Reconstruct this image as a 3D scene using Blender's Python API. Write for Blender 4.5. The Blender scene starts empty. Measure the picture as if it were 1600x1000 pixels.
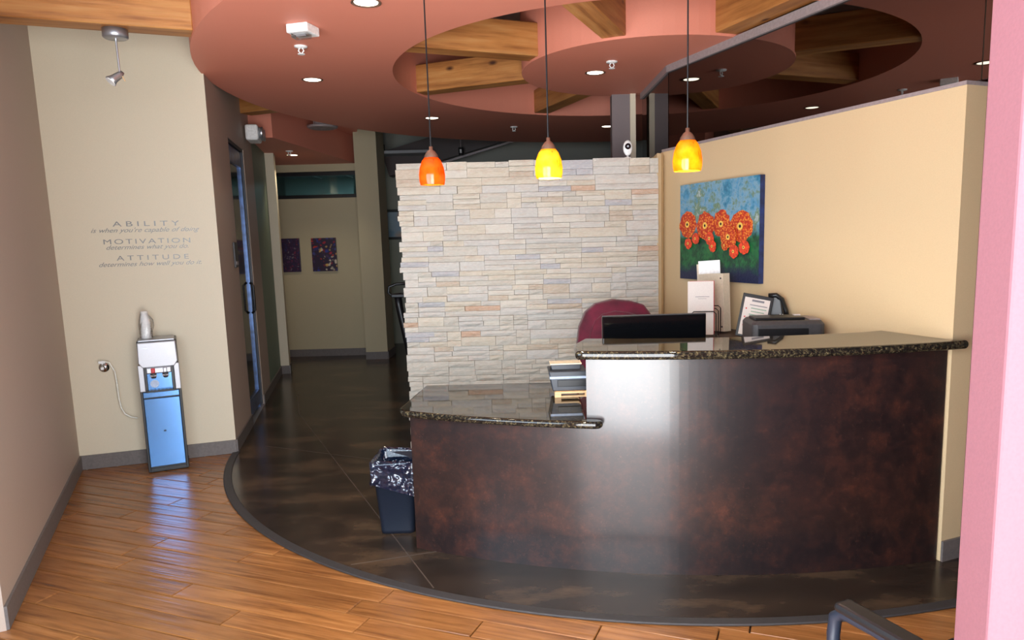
import bpy, bmesh, math, random
from mathutils import Vector, Matrix
S = bpy.context.scene
C = S.collection
rnd = random.Random(7)
# ------------------------------------------------------------------ camera
F, VP, PP, H = 1120.0, (1045.0, 8300.0), (838.0, 534.0), 1.60      # pixels of the 1600x1000 frame
dn = Vector((VP[0]-PP[0], VP[1]-PP[1], F)).normalized(); up = -dn
fw = (Vector((0, 0, 1)) - up*up.z).normalized(); rt = fw.cross(up)
if rt.x < 0: rt = -rt
RM = Matrix((rt, fw, up))                                          # world = RM @ (x right, y down, z forward)
cam = bpy.data.objects.new('camera', bpy.data.cameras.new('camera')); C.objects.link(cam)
cam.matrix_world = Matrix.Translation((0, 0, H)) @ Matrix((RM.col[0], -RM.col[1], -RM.col[2])).transposed().to_4x4()
cam.data.sensor_width = 36; cam.data.lens = F/1600*36
cam.data.shift_x = -(PP[0]-800)/1600; cam.data.shift_y = (PP[1]-500)/1600
cam.data.clip_start = 0.05; cam.data.clip_end = 200
S.camera = cam
# ------------------------------------------------------------------ daylight
w = bpy.data.worlds.new('sky'); S.world = w; w.use_nodes = True
w.node_tree.nodes['Background'].inputs[0].default_value = (0.62, 0.78, 1.0, 1); w.node_tree.nodes['Background'].inputs[1].default_value = 1.35
def area(name, loc, rot, sx, sy, power, col):
    l = bpy.data.lights.new(name, 'AREA'); l.shape = 'RECTANGLE'; l.size = sx; l.size_y = sy; l.energy = power; l.color = col
    o = bpy.data.objects.new(name, l); o.location = loc; o.rotation_euler = rot; C.objects.link(o); return o
R90 = math.pi/2
area('daylight_doorway', (-0.11, 0.965, 1.22), (R90, 0, 0), 1.3, 2.3, 165, (0.93, 0.96, 1.0))
area('daylight_left_window', (-1.95, 0.97, 1.72), (R90, 0, 0), 1.9, 1.5, 95, (0.72, 0.87, 1.0))
sun = bpy.data.lights.new('sun', 'SUN'); sun.energy = 42; sun.angle = .01; sun.color = (1, .96, .9); so = bpy.data.objects.new('sun', sun); C.objects.link(so)
so.rotation_euler = Vector((.5, -.35, -.8)).to_track_quat('-Z', 'Y').to_euler()
vs = S.view_settings
S.display_settings.display_device = 'sRGB'; vs.view_transform = 'Standard'; vs.look = 'None'; vs.exposure = -0.12; vs.gamma = 1.0; vs.use_curve_mapping = False

# ------------------------------------------------------------------ helpers
def lin(c):
    return tuple((v/255/12.92 if v/255 <= .04045 else ((v/255+.055)/1.055)**2.4) for v in c) + (1,)
class NT:
    def __init__(s, name):
        s.m = bpy.data.materials.new(name); s.m.use_nodes = True; s.t = s.m.node_tree; s.n = s.t.nodes; s.b = s.n['Principled BSDF']; s.out = s.n['Material Output']
    def add(s, t, **k):
        n = s.n.new(t)
        for a, v in k.items():
            if a in n.inputs: n.inputs[a].default_value = v
            else: setattr(n, a, v)
        return n
    def link(s, a, b): s.t.links.new(a, b)
    def coord(s, scale=(1, 1, 1), gen='Object', rand=False):
        tc = s.add('ShaderNodeTexCoord'); mp = s.add('ShaderNodeMapping'); mp.inputs['Scale'].default_value = scale
        s.link(tc.outputs[gen], mp.inputs['Vector'])
        if rand:
            oi = s.add('ShaderNodeObjectInfo'); mu = s.add('ShaderNodeMath', operation='MULTIPLY'); mu.inputs[1].default_value = 37.0
            s.link(oi.outputs['Random'], mu.inputs[0]); cb = s.add('ShaderNodeCombineXYZ')
            for i in range(3): s.link(mu.outputs[0], cb.inputs[i])
            s.link(cb.outputs[0], mp.inputs['Location'])
        return mp.outputs[0]
    def noise(s, vec, scale, detail=4, rough=.55):
        n = s.add('ShaderNodeTexNoise'); n.inputs['Scale'].default_value = scale; n.inputs['Detail'].default_value = detail; n.inputs['Roughness'].default_value = rough
        s.link(vec, n.inputs['Vector']); return n.outputs['Fac']
    def ramp(s, fac, stops, interp='LINEAR'):
        r = s.add('ShaderNodeValToRGB'); e = r.color_ramp.elements; r.color_ramp.interpolation = interp
        while len(e) < len(stops): e.new(.5)
        for q, (p, c) in zip(e, stops): q.position = p; q.color = lin(c) if max(c) > 1 else tuple(c)+(1,)
        s.link(fac, r.inputs[0]); return r.outputs[0]
    def mix(s, fac, a, b, mode='MIX'):
        n = s.add('ShaderNodeMix', data_type='RGBA', blend_type=mode)
        for v, i in ((fac, 0), (a, 6), (b, 7)):
            if hasattr(v, 'links') or hasattr(v, 'is_linked'): s.link(v, n.inputs[i])
            else: n.inputs[i].default_value = v if i == 0 else (lin(v) if len(v) == 3 else v)
        return n.outputs[2]
    def bump(s, h, strength=.2, dist=.01):
        b = s.add('ShaderNodeBump'); b.inputs['Strength'].default_value = strength; b.inputs['Distance'].default_value = dist
        s.link(h, b.inputs['Height']); s.link(b.outputs[0], s.b.inputs['Normal'])
    def set(s, color=None, rough=None, metal=None, **k):
        if color is not None:
            if hasattr(color, 'is_linked'): s.link(color, s.b.inputs['Base Color'])
            else: s.b.inputs['Base Color'].default_value = lin(color)
        if rough is not None: s.b.inputs['Roughness'].default_value = rough
        if metal is not None: s.b.inputs['Metallic'].default_value = metal
        for a, v in k.items(): s.b.inputs[a.replace('_', ' ')].default_value = v
        return s
def plain(name, c, rough=.5, metal=0, nscale=60, var=.06, bump=0, **k):
    t = NT(name); v = t.coord(); f = t.noise(v, nscale, 3)
    lo = tuple(max(0, x*(1-var)) for x in c); hi = tuple(min(255, x*(1+var)) for x in c)
    t.set(t.ramp(f, [(.3, lo), (.7, hi)]), rough, metal, **k)
    if bump: t.bump(f, bump, .004)
    return t.m
M = {}
def paint(name, c, rough=.6): M[name] = plain(name, c, rough, 0, 220, .015, .08)
paint('beige', (206, 194, 170)); paint('taupe', (178, 160, 146)); paint('tan', (206, 181, 142)); paint('pink', (215, 133, 110))
paint('slate', (118, 106, 106)); paint('green', (120, 138, 118)); paint('olive', (176, 164, 134)); paint('greywall', (150, 150, 140)); paint('ceilgrey', (150, 150, 152)); paint('postpink', (236, 166, 184), .55)
M['base'] = plain('base', (104, 97, 94), .5)
M['darkwood'] = plain('darkwood', (58, 40, 36), .5)
M['black'] = plain('black', (16, 16, 19), .38); M['blackgloss'] = plain('blackgloss', (8, 9, 12), .08); M['navyblack'] = plain('navyblack', (24, 30, 42), .42, 0, 200, .08)
M['white'] = plain('white', (232, 232, 230), .4); M['paper'] = plain('paper', (206, 196, 190), .7, 0, 200, .02); M['cream'] = plain('cream', (204, 190, 168), .6, 0, 90, .03)
M['silver'] = plain('silver', (200, 202, 206), .3, .85, 200, .03); M['alu'] = plain('alu', (168, 170, 176), .38, .8, 200, .03); M['chrome'] = plain('chrome', (220, 222, 226), .12, 1)
M['steel'] = plain('steel', (96, 142, 196), .2, .78, 300, .04); M['coolersilver'] = plain('coolersilver', (176, 176, 180), .42, .5, 200, .02); M['door_sky_sheen'] = plain('door_sky_sheen', (62, 86, 128), .3, .4, 20, .25); M['greytrim'] = plain('greytrim', (150, 138, 138), .45, .1)  # steel: own tint plus painted sky reflection; door stiles: reflected sky painted blue
M['red'] = plain('red', (190, 30, 36), .4); M['greyplastic'] = plain('greyplastic', (168, 182, 206), .4); M['darkgrey'] = plain('darkgrey', (60, 58, 60), .45)
M['bronze'] = plain('bronze', (150, 118, 100), .35, .7); M['rubber'] = plain('rubber', (52, 48, 48), .6); M['lightwood'] = plain('lightwood', (222, 180, 132), .5, 0, 30, .06)
M['lettering'] = plain('lettering', (122, 120, 118), .4, .3); M['ink'] = plain('ink', (120, 116, 122), .7); M['inkgreen'] = plain('inkgreen', (120, 150, 128), .7)
M['cupwhite'] = plain('cupwhite', (236, 234, 230), .2, 0, 60, .03); M['hose'] = plain('hose', (226, 222, 208), .4); M['burgundy'] = plain('burgundy', (88, 12, 38), .85, 0, 9, .18, .1, Sheen_Weight=.15)
M['joint'] = plain('joint', (84, 70, 60), .5); M['seam'] = plain('seam', (30, 18, 12), .6)
def wood(name, cols, across=26, along=2.2, rough=.32, knots=True, scr=.35, varr=.4):
    t = NT(name); v = t.coord((along, across, across), 'Object', True); g = t.noise(v, 1.0, 6, .62)
    v2 = t.coord((1.6, 5, 5), 'Object', True); b = t.noise(v2, 1.0, 3)
    col = t.ramp(g, [(.28, cols[0]), (.5, cols[1]), (.74, cols[2])])
    col = t.mix(t.ramp(b, [(.35, (.0, .0, .0)), (.75, (.55, .55, .55))]), col, cols[0])
    oi = t.add('ShaderNodeObjectInfo'); sh = t.ramp(oi.outputs['Random'], [(0, (1-varr,)*3), (1, (1, 1, 1))]); col = t.mix(1.0, col, sh, 'MULTIPLY')
    if knots:
        vo = t.add('ShaderNodeTexVoronoi'); vo.inputs['Scale'].default_value = 1.0; t.link(t.coord((2.6, 5.5, 5.5), 'Object', True), vo.inputs['Vector'])
        k = t.ramp(vo.outputs['Distance'], [(.04, (1, 1, 1)), (.13, (0, 0, 0))]); col = t.mix(k, col, (70, 34, 16))
    t.set(col, rough)
    v3 = t.coord((1.2, 45, 45), 'Object', True); t.bump(t.noise(v3, 1.0, 2), scr, .006)
    M[name] = t.m
wood('plank', ((110, 66, 34), (158, 102, 54), (180, 122, 70)), 34, 2.4, .24, False, .55, .22)
wood('beam', ((136, 80, 36), (194, 130, 68), (212, 158, 96)), 22, 1.6, .5, True, .3, .18)
t = NT('concrete'); v = t.coord((1, 2.2, 1)); f = t.noise(v, 1.6, 8, .62); f2 = t.noise(v, 9, 6, .6)
t.set(t.mix(t.ramp(f2, [(.35, (0, 0, 0)), (.75, (.5, .5, .5))]), t.ramp(f, [(.3, (30, 24, 20)), (.5, (50, 39, 31)), (.7, (98, 76, 56))]), (56, 46, 40)), .22, Specular_IOR_Level=.3)
t.bump(f2, .08, .004); M['concrete'] = t.m
t = NT('patina'); v = t.coord(); f = t.noise(v, 8, 9, .75); f2 = t.noise(v, 60, 4, .7); f3 = t.noise(v, 1.3, 3)
c = t.ramp(f, [(.32, (16, 12, 15)), (.48, (32, 20, 20)), (.6, (52, 28, 23)), (.74, (84, 44, 31))]); c = t.mix(t.ramp(f2, [(.58, (0, 0, 0)), (.75, (.6, .6, .6))]), c, (78, 48, 40))
c = t.mix(t.ramp(f3, [(.45, (0, 0, 0)), (.7, (.6, .6, .6))]), c, (20, 16, 20)); t.set(c, .4, 0, Coat_Weight=1.0, Coat_Roughness=.17, Coat_IOR=1.46); t.bump(f2, .05, .002); M['patina'] = t.m
t = NT('granite'); v = t.coord(); f = t.noise(v, 70, 6, .75); f2 = t.noise(v, 160, 3, .7)
c = t.ramp(f, [(.36, (14, 13, 13)), (.5, (38, 34, 28)), (.6, (96, 84, 60)), (.72, (150, 136, 104))]); c = t.mix(t.ramp(f2, [(.45, (0, 0, 0)), (.6, (.9, .9, .9))]), c, (18, 17, 17)); t.set(c, .035); M['granite'] = t.m
t = NT('ledgestone'); v = t.coord((1, 1, 3), 'Object', True); f = t.noise(v, 9, 6, .65); f2 = t.noise(v, 34, 5, .65); oi = t.add('ShaderNodeObjectInfo')
c = t.ramp(oi.outputs['Random'], [(0, (196, 190, 180)), (.16, (204, 196, 182)), (.32, (190, 183, 170)), (.47, (198, 187, 168)), (.62, (193, 188, 180)), (.76, (176, 174, 176)), (.83, (202, 192, 174)), (.92, (188, 172, 152)), (.975, (192, 158, 132))], 'CONSTANT')
c = t.mix(t.ramp(f, [(.52, (0, 0, 0)), (.78, (.45, .45, .45))]), c, (186, 152, 122)); c = t.mix(t.ramp(f2, [(.4, (0, 0, 0)), (.75, (.35, .35, .35))]), c, (226, 222, 212)); t.set(c, .75); t.bump(f2, .55, .012); M['stone'] = t.m
M['grout'] = plain('grout', (96, 86, 74), .9)
def glass(name, tint, ior=1.9, rough=.01):
    t = NT(name); t.n.remove(t.b); tr = t.add('ShaderNodeBsdfTransparent'); tr.inputs[0].default_value = lin(tint); gl = t.add('ShaderNodeBsdfGlossy'); gl.inputs['Roughness'].default_value = rough
    fr = t.add('ShaderNodeFresnel'); fr.inputs['IOR'].default_value = ior; mx = t.add('ShaderNodeMixShader'); t.link(fr.outputs[0], mx.inputs[0]); t.link(tr.outputs[0], mx.inputs[1]); t.link(gl.outputs[0], mx.inputs[2]); t.link(mx.outputs[0], t.out.inputs[0]); M[name] = t.m
glass('smoked', (70, 72, 78), 2.6); glass('clear', (200, 222, 226), 1.6); glass('doorglass', (60, 84, 130), 2.4, .08); glass('plastic', (247, 247, 248), 1.35, .12)  # doorglass tint also holds the blue of the reflected sky
def shade(name, c1, c2):
    t = NT(name); t.n.remove(t.b); v = t.coord(); f = t.noise(v, 24, 4); col = t.ramp(f, [(.35, c1), (.65, c2)])
    vn = t.noise(t.coord((30, 30, 9)), 1.0, 2); col = t.mix(t.ramp(vn, [(.66, (0, 0, 0)), (.7, (.6, .6, .6))]), col, (70, 30, 10))
    tl = t.add('ShaderNodeBsdfTranslucent'); t.link(col, tl.inputs[0]); df = t.add('ShaderNodeBsdfDiffuse'); t.link(col, df.inputs[0]); gl = t.add('ShaderNodeBsdfGlossy'); gl.inputs['Roughness'].default_value = .1
    m1 = t.add('ShaderNodeMixShader'); m1.inputs[0].default_value = .3; t.link(tl.outputs[0], m1.inputs[1]); t.link(df.outputs[0], m1.inputs[2]); m2 = t.add('ShaderNodeMixShader'); m2.inputs[0].default_value = .04; t.link(m1.outputs[0], m2.inputs[1]); t.link(gl.outputs[0], m2.inputs[2]); t.link(m2.outputs[0], t.out.inputs[0]); M[name] = t.m
shade('amber_red', (238, 112, 22), (246, 134, 30)); shade('amber_yellow', (254, 206, 40), (255, 224, 80)); shade('amber', (250, 166, 20), (254, 200, 40))
def emit(name, c, s):
    t = NT(name); t.n.remove(t.b); e = t.add('ShaderNodeEmission'); e.inputs[0].default_value = lin(c); e.inputs[1].default_value = s; t.link(e.outputs[0], t.out.inputs[0]); M[name] = t.m
emit('bulb', (255, 236, 200), 14); emit('downlight', (255, 240, 214), 9); emit('farpanel', (200, 235, 245), 30); emit('screenglow', (170, 190, 215), .8)

# ---- geometry
def bx(bm, c, s, rz=0, rx=0, ry=0):
    m = Matrix.Translation(c) @ Matrix.Rotation(rz, 4, 'Z') @ Matrix.Rotation(ry, 4, 'Y') @ Matrix.Rotation(rx, 4, 'X') @ Matrix.Diagonal((s[0], s[1], s[2], 1))
    return bmesh.ops.create_cube(bm, size=1, matrix=m)['verts']
def prism(bm, pts, z0, z1):
    if sum(a[0]*b[1]-b[0]*a[1] for a, b in zip(pts, pts[1:]+pts[:1])) < 0: pts = pts[::-1]
    lo = [bm.verts.new((x, y, z0)) for x, y in pts]; hi = [bm.verts.new((x, y, z1)) for x, y in pts]; n = len(pts)
    bm.faces.new(lo[::-1]); bm.faces.new(hi)
    for i in range(n): bm.faces.new((lo[i], lo[(i+1) % n], hi[(i+1) % n], hi[i]))
def tube(bm, pts, r, n=10, cap=True):
    pts = [Vector(p) for p in pts]; rs = r if isinstance(r, (list, tuple)) else [r]*len(pts); rings = []; ref = None
    for i, p in enumerate(pts):
        d = (pts[min(i+1, len(pts)-1)] - pts[max(i-1, 0)]).normalized()
        if ref is None: ref = Vector((0, 0, 1)) if abs(d.z) < .9 else Vector((1, 0, 0))
        a = d.cross(ref).normalized(); b = a.cross(d).normalized(); ref = b
        rings.append([bm.verts.new(p + (a*math.cos(q*2*math.pi/n) + b*math.sin(q*2*math.pi/n))*rs[i]) for q in range(n)])
    for u, v in zip(rings, rings[1:]):
        for q in range(n): bm.faces.new((u[q], u[(q+1) % n], v[(q+1) % n], v[q]))
    if cap: bm.faces.new(rings[0][::-1]); bm.faces.new(rings[-1])
def lathe(bm, prof, c=(0, 0, 0), n=28):
    rings = []
    for r, z in prof: rings.append([bm.verts.new((c[0]+max(r, 1e-4)*math.cos(q*2*math.pi/n), c[1]+max(r, 1e-4)*math.sin(q*2*math.pi/n), c[2]+z)) for q in range(n)])
    for u, v in zip(rings, rings[1:]):
        for q in range(n): bm.faces.new((u[q], u[(q+1) % n], v[(q+1) % n], v[q]))
def obj(name, bm, mat, parent=None, smooth=False, bevel=0, seg=2, loc=None, rz=0):
    bmesh.ops.recalc_face_normals(bm, faces=bm.faces)
    if bevel: bmesh.ops.bevel(bm, geom=[e for e in bm.edges if e.is_manifold and e.calc_face_angle(0) > .6], offset=bevel, segments=seg, affect='EDGES', profile=.5)
    me = bpy.data.meshes.new(name); bm.to_mesh(me); bm.free()
    if smooth:
        for p in me.polygons: p.use_smooth = True
    me.materials.append(M[mat] if isinstance(mat, str) else mat)
    o = bpy.data.objects.new(name, me); C.objects.link(o)
    if parent: o.parent = parent
    if loc: o.location = loc
    o.rotation_euler.z = rz
    return o
def nb(): return bmesh.new()
def box(name, c, s, mat, parent=None, bevel=0, rz=0, rx=0, ry=0):
    bm = nb(); bx(bm, c, s, rz, rx, ry); return obj(name, bm, mat, parent, bevel=bevel)
def tag(o, label, cat, group=None):
    o['label'] = label; o['category'] = cat
    if group: o['group'] = group
    return o
def thing(name, label, cat, loc=(0, 0, 0), rz=0, group=None):
    o = bpy.data.objects.new(name, None); C.objects.link(o); o.location = loc; o.rotation_euler.z = rz; o.empty_display_size = .1
    return tag(o, label, cat, group)
def struct(o, label=None):
    o['kind'] = 'structure'
    if label: o['label'] = label
    return o
def seg_poly(a, b, th):            # a->b wall footprint, thickness to the left of travel if th>0
    a, b = Vector(a), Vector(b); d = (b-a).normalized(); n = Vector((-d.y, d.x))*th; return [tuple(a), tuple(b), tuple(b+n), tuple(a+n)]
def wall(name, a, b, z0, z1, th, mat, label=None, parent=None):
    bm = nb(); prism(bm, seg_poly(a, b, th), z0, z1); o = obj(name, bm, mat, parent)
    return o if parent else struct(o, label)
def baseboard(name, a, b, th=-.012, h=.105):
    bm = nb(); prism(bm, seg_poly(a, b, th), 0, h); return struct(obj(name, bm, 'base'), 'grey vinyl cove baseboard')
def arc(c, r, a0, a1, n): return [(c[0]+r*math.cos(math.radians(a0+(a1-a0)*i/n)), c[1]+r*math.sin(math.radians(a0+(a1-a0)*i/n))) for i in range(n+1)]
def lerp(a, b, t): return (a[0]+(b[0]-a[0])*t, a[1]+(b[1]-a[1])*t)

# ================================================================== structure
ZC = 3.36
# ---- floor
fl = struct(box('floor', (0, 7.6, -.045), (10.5, 13.5, .05), 'seam'), 'hardwood plank floor of the lobby')
PA = math.radians(-21.0); pd = Vector((math.cos(PA), math.sin(PA))); pn = Vector((-pd.y, pd.x)); PW = .127
FC, FR = Vector((.921, 6.137)), 3.364
meshes = {}
def plank_mesh(L):
    if L not in meshes:
        bm = nb(); bx(bm, (0, 0, -.009), (L-.005, PW-.005, .018)); bmesh.ops.bevel(bm, geom=[e for e in bm.edges if all(v.co.z > -.001 for v in e.verts)], offset=.003, segments=1, affect='EDGES')
        me = bpy.data.meshes.new('plank'); bm.to_mesh(me); bm.free(); me.materials.append(M['plank']); meshes[L] = me
    return meshes[L]
cand = []
for row in range(-40, 60):
    s = -6 + rnd.random()*1.0
    while s < 6:
        L = rnd.choice((.6, .8, 1.0, 1.2, 1.4, 1.6)); p = pd*(s+L/2) + pn*(row*PW) + Vector((-1, 3.2)); s += L
        if p.y < 1.0 or p.y > 5.6 or p.x < -4.0 or p.x > 3.4: continue
        ends = [p+pd*(L/2)*q+pn*(PW/2)*r for q in (-1, 0, 1) for r in (-1, 1)]
        if all((e-FC).length < FR for e in ends): continue
        if all((e.x+2.30)*2.24 + (e.y-2.87)*1.08 < -.9 for e in ends): continue
        d = (p-Vector((-.9, 3.2))).length if p.y > 1.9 else 50+p.length
        cand.append((d, p, L))
cand.sort(key=lambda q: q[0])
for d, p, L in cand[:298]:
    o = bpy.data.objects.new('plank', plank_mesh(L)); C.objects.link(o); o.parent = fl; o.location = (p.x, p.y, -.002); o.rotation_euler.z = PA
if len(cand) > 298:
    bm = nb()
    for d, p, L in cand[298:]: bx(bm, (p.x, p.y, -.011), (L-.003, PW-.003, .018), PA)
    o = obj('plank', bm, 'plank', fl); o['kind'] = 'stuff'
circ = arc(FC, FR, 191.5, 360, 90)
bm = nb(); prism(bm, circ + [(4.9, 6.2), (4.9, 11.9), (-4.6, 11.9), (-4.6, 6.3)], -.0015, .003); cf = struct(obj('floor_concrete', bm, 'concrete'), 'dark stained concrete floor with curved front edge')
bm = nb(); prism(bm, arc(FC, FR+.03, 191.3, 352, 90) + arc(FC, FR-.025, 352, 191.3, 90), -.0015, .009); struct(obj('trim_1', bm, 'rubber', bevel=.004, seg=1), 'black curved transition strip between wood and concrete')
for a, b in (((-2.285, 6.684), (-.51, 3.138)), ((-2.6, 7.6), (-2.285, 6.684)), ((-.96, 3.405), (-.1, 3.67)), ((-2.2, 5.6), (-.99, 5.05))):
    bm = nb(); prism(bm, seg_poly(a, b, .0055), .0028, .0036); obj('control_joint', bm, 'joint', cf)
# ---- walls
WL0, WL1, WC1 = (-2.30, 2.87), (-3.38, 5.11), (-2.37, 5.45)
HD = Vector((-.2385, .971)); hp = lambda t: (WC1[0]+HD.x*t, WC1[1]+HD.y*t)
wall('wall_left', WL0, WL1, -.01, ZC, .12, 'taupe', 'taupe wall nearest the entrance')
wall('wall_back_left', WL1, WC1, -.01, ZC, .12, 'beige', 'beige wall behind the water cooler')
baseboard('baseboard_left', WL0, WL1); baseboard('baseboard_back_left', WL1, WC1)
D0, D1 = hp(.86), hp(1.72)
wall('wall_hall_left', WC1, D0, -.01, ZC, .14, 'taupe', 'taupe corridor wall before the glass door')
wall('wall_hall_over_door', D0, D1, 2.52, ZC, .14, 'taupe', 'taupe corridor wall over the glass door')
wall('wall_hall_middle', D1, hp(2.36), -.01, ZC, .14, 'taupe', 'taupe corridor wall after the glass door')
wall('wall_hall_green', hp(2.36), hp(3.50), -.01, ZC, .14, 'green', 'sage green corridor wall panel')
baseboard('baseboard_hall_left', WC1, D0); baseboard('baseboard_hall_middle', D1, hp(2.36)); baseboard('baseboard_hall_green', hp(2.36), hp(3.48))
P0 = hp(3.50); bm = nb(); prism(bm, [(P0[0]-.1, P0[1]), (P0[0]+.10, P0[1]+.02), (P0[0]+.04, P0[1]+.24), (P0[0]-.16, P0[1]+.24)], -.01, ZC); struct(obj('wall_pilaster', bm, 'beige'), 'pale corridor pilaster beside the green panel')
baseboard('baseboard_pilaster', (P0[0]-.02, P0[1]+.008), (P0[0]+.10, P0[1]+.02)); baseboard('baseboard_pilaster_side', (P0[0]+.10, P0[1]+.02), (P0[0]+.04, P0[1]+.24))
wall('wall_hall_far', (P0[0]-.05, P0[1]+.24), (-3.62, 10.22), -.01, ZC, .12, 'taupe')
YE = 10.22
wall('wall_end', (-3.75, YE), (-2.30, YE), -.01, 2.235, .14, 'olive', 'olive corridor end wall with two paintings'); wall('wall_end_over', (-3.75, YE), (-2.30, YE), 2.60, ZC, .14, 'olive')
baseboard('baseboard_end', (-3.55, YE), (-2.36, YE))
w1 = struct(thing('window_1', 'dark framed transom window in corridor end wall', 'window')); del w1['category']
for z in (2.26, 2.57): box('window_frame', (-3.02, YE+.05, z), (1.42, .09, .05), 'black', w1)
for x in (-3.70, -2.34): box('window_frame', (x, YE+.05, 2.415), (.06, .09, .27), 'black', w1)
box('window_pane', (-3.02, YE+.06, 2.415), (1.32, .008, .26), 'clear', w1)
rm = struct(box('ceiling_far_room', (-3.0, 12.2, 2.86), (3.2, 3.6, .04), 'ceilgrey'), 'tiled ceiling of the room beyond the transom')
for x in (-4.0, -3.4, -2.8, -2.2): box('ceiling_grid', (x, 12.2, 2.836), (.03, 3.6, .008), 'white', rm)
for y in (11.0, 11.6, 12.2, 12.8): box('ceiling_grid', (-3.0, y, 2.834), (3.2, .03, .008), 'white', rm)
t = thing('added_panel_light', 'added light panel brightening the room beyond the transom', 'ceiling light', (-3.1, 12.5, 2.83)); box('panel_frame', (0, 0, -.008), (1.24, .64, .014), 'white', t); box('diffuser', (0, 0, -.017), (1.18, .58, .006), 'farpanel', t)  # panel added to brighten the dark room behind the transom
struct(box('wall_far_room', (-3.0, 14.0, 1.4), (3.4, .1, 2.9), 'greywall'), 'grey wall of the room beyond the transom')
struct(box('wall_pillar', (-2.21, 10.06, 1.67), (.30, .5, 3.36), 'olive'), 'olive square pillar at the corridor end')
baseboard('baseboard_pillar', (-2.36, 9.81), (-2.06, 9.81)); baseboard('baseboard_pillar_side', (-2.06, 9.81), (-2.06, 10.31))
wall('wall_back', (-2.75, 11.3), (4.9, 11.3), -.01, ZC, .12, 'greywall', 'grey wall far behind the stone wall'); baseboard('baseboard_back', (-2.06, 11.3), (2, 11.3))
struct(box('wall_far_right', (5.1, 7.6, 1.7), (.1, 13.4, 3.4), 'darkwood'), 'dark wall of the room behind the glass')
struct(box('wall_outer_left', (-5.2, 7.6, 1.7), (.1, 13.4, 3.4), 'greywall')); struct(box('wall_outer_back', (0, 14.3, 1.7), (10.5, .1, 3.4), 'greywall'))
# ---- stone wall
YS, SX0, SX1, SZ = 5.40, -.985, .935, 2.17
ws = struct(box('wall_stone', ((SX0+SX1)/2+.01, YS+.155, SZ/2-.01), (SX1-SX0-.03, .23, SZ-.02), 'grout'), 'stacked ledgestone wall behind the reception desk')
stones = []; z = 0.0; r2 = random.Random(3); hrow = .1142
for row in range(19):
    x = SX0 + r2.uniform(-.012, .012)
    first = True
    while x < SX1-.02:
        wdt = r2.choice((.107, .2, .31, .31, .42, .42)) if not first else r2.choice((.1, .2, .31)); first = False
        x1 = min(x+wdt, SX1)
        if SX1-x1 < .06: x1 = SX1
        k = r2.choice((2, 2, 2, 3, 3)); cuts = [0]+sorted({1: [], 2: [r2.choice((.38, .5, .62))], 3: [.34, .67]}[k])+[1]
        for c0, c1 in zip(cuts, cuts[1:]):
            q = [x, x1]
            if x1-x > .25 and r2.random() < .75: q = [x, x+(x1-x)*r2.uniform(.3, .7), x1]
            for a, b in zip(q, q[1:]): stones.append((a + (r2.uniform(-.02, .004) if a < SX0+.03 else 0), b, z+c0*hrow, z+c1*hrow + (r2.uniform(-.006, .006) if row == 18 and c1 == 1 else 0)))
        x = x1
    z += hrow
def stone_verts(a, b, z0, z1, V, FF):
    g = .0011; a += g; b -= g; z0 += g; z1 -= g; nx = max(2, int((b-a)/.06)+1); nz = 2; d0 = r2.uniform(.014, .034); s = len(V)
    tiltx, tiltz = r2.uniform(-.008, .008), r2.uniform(-.008, .008)
    for j in range(nz+1):
        for i in range(nx+1):
            u, v = i/nx, j/nz; e = (i in (0, nx)) or (j in (0, nz)); V.append((a+(b-a)*u, YS+.04-d0-(0 if e else r2.uniform(.001, .009))+tiltx*(u-.5)+tiltz*(v-.5)+(.003 if e else 0), z0+(z1-z0)*v))
    for j in range(nz):
        for i in range(nx): p = s+j*(nx+1)+i; FF.append((p, p+1, p+nx+2, p+nx+1))
    q = len(V); V += [(a, YS+.045, z0), (b, YS+.045, z0), (b, YS+.045, z1), (a, YS+.045, z1)]
    bot = [s+i for i in range(nx+1)]; top = [s+nz*(nx+1)+i for i in range(nx+1)]; lf = [s+j*(nx+1) for j in range(nz+1)]; rg = [s+j*(nx+1)+nx for j in range(nz+1)]
    FF += [tuple(bot[::-1]+[q, q+1]), tuple(top+[q+2, q+3]), tuple(lf+[q+3, q]), tuple(rg[::-1]+[q+1, q+2])]
order = sorted(range(len(stones)), key=lambda i: (stones[i][2] < .66, -(stones[i][1]-stones[i][0])*(stones[i][3]-stones[i][2])))
V2, F2 = [], []
for n, i in enumerate(order):
    if n < 298:
        V, FF = [], []; stone_verts(*stones[i], V, FF); cx = (stones[i][0]+stones[i][1])/2; cz = (stones[i][2]+stones[i][3])/2
        me = bpy.data.meshes.new('stone'); me.from_pydata([(p[0]-cx, p[1]-YS, p[2]-cz) for p in V], [], FF); me.materials.append(M['stone']); o = bpy.data.objects.new('stone', me); C.objects.link(o); o.parent = ws
        o.matrix_parent_inverse = Matrix(); o.location = (cx, YS, cz)
    else: stone_verts(*stones[i], V2, F2)
me = bpy.data.meshes.new('stone'); me.from_pydata(V2, [], F2); me.materials.append(M['stone']); o = bpy.data.objects.new('stone', me); C.objects.link(o); o.parent = ws; o['kind'] = 'stuff'
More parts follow.
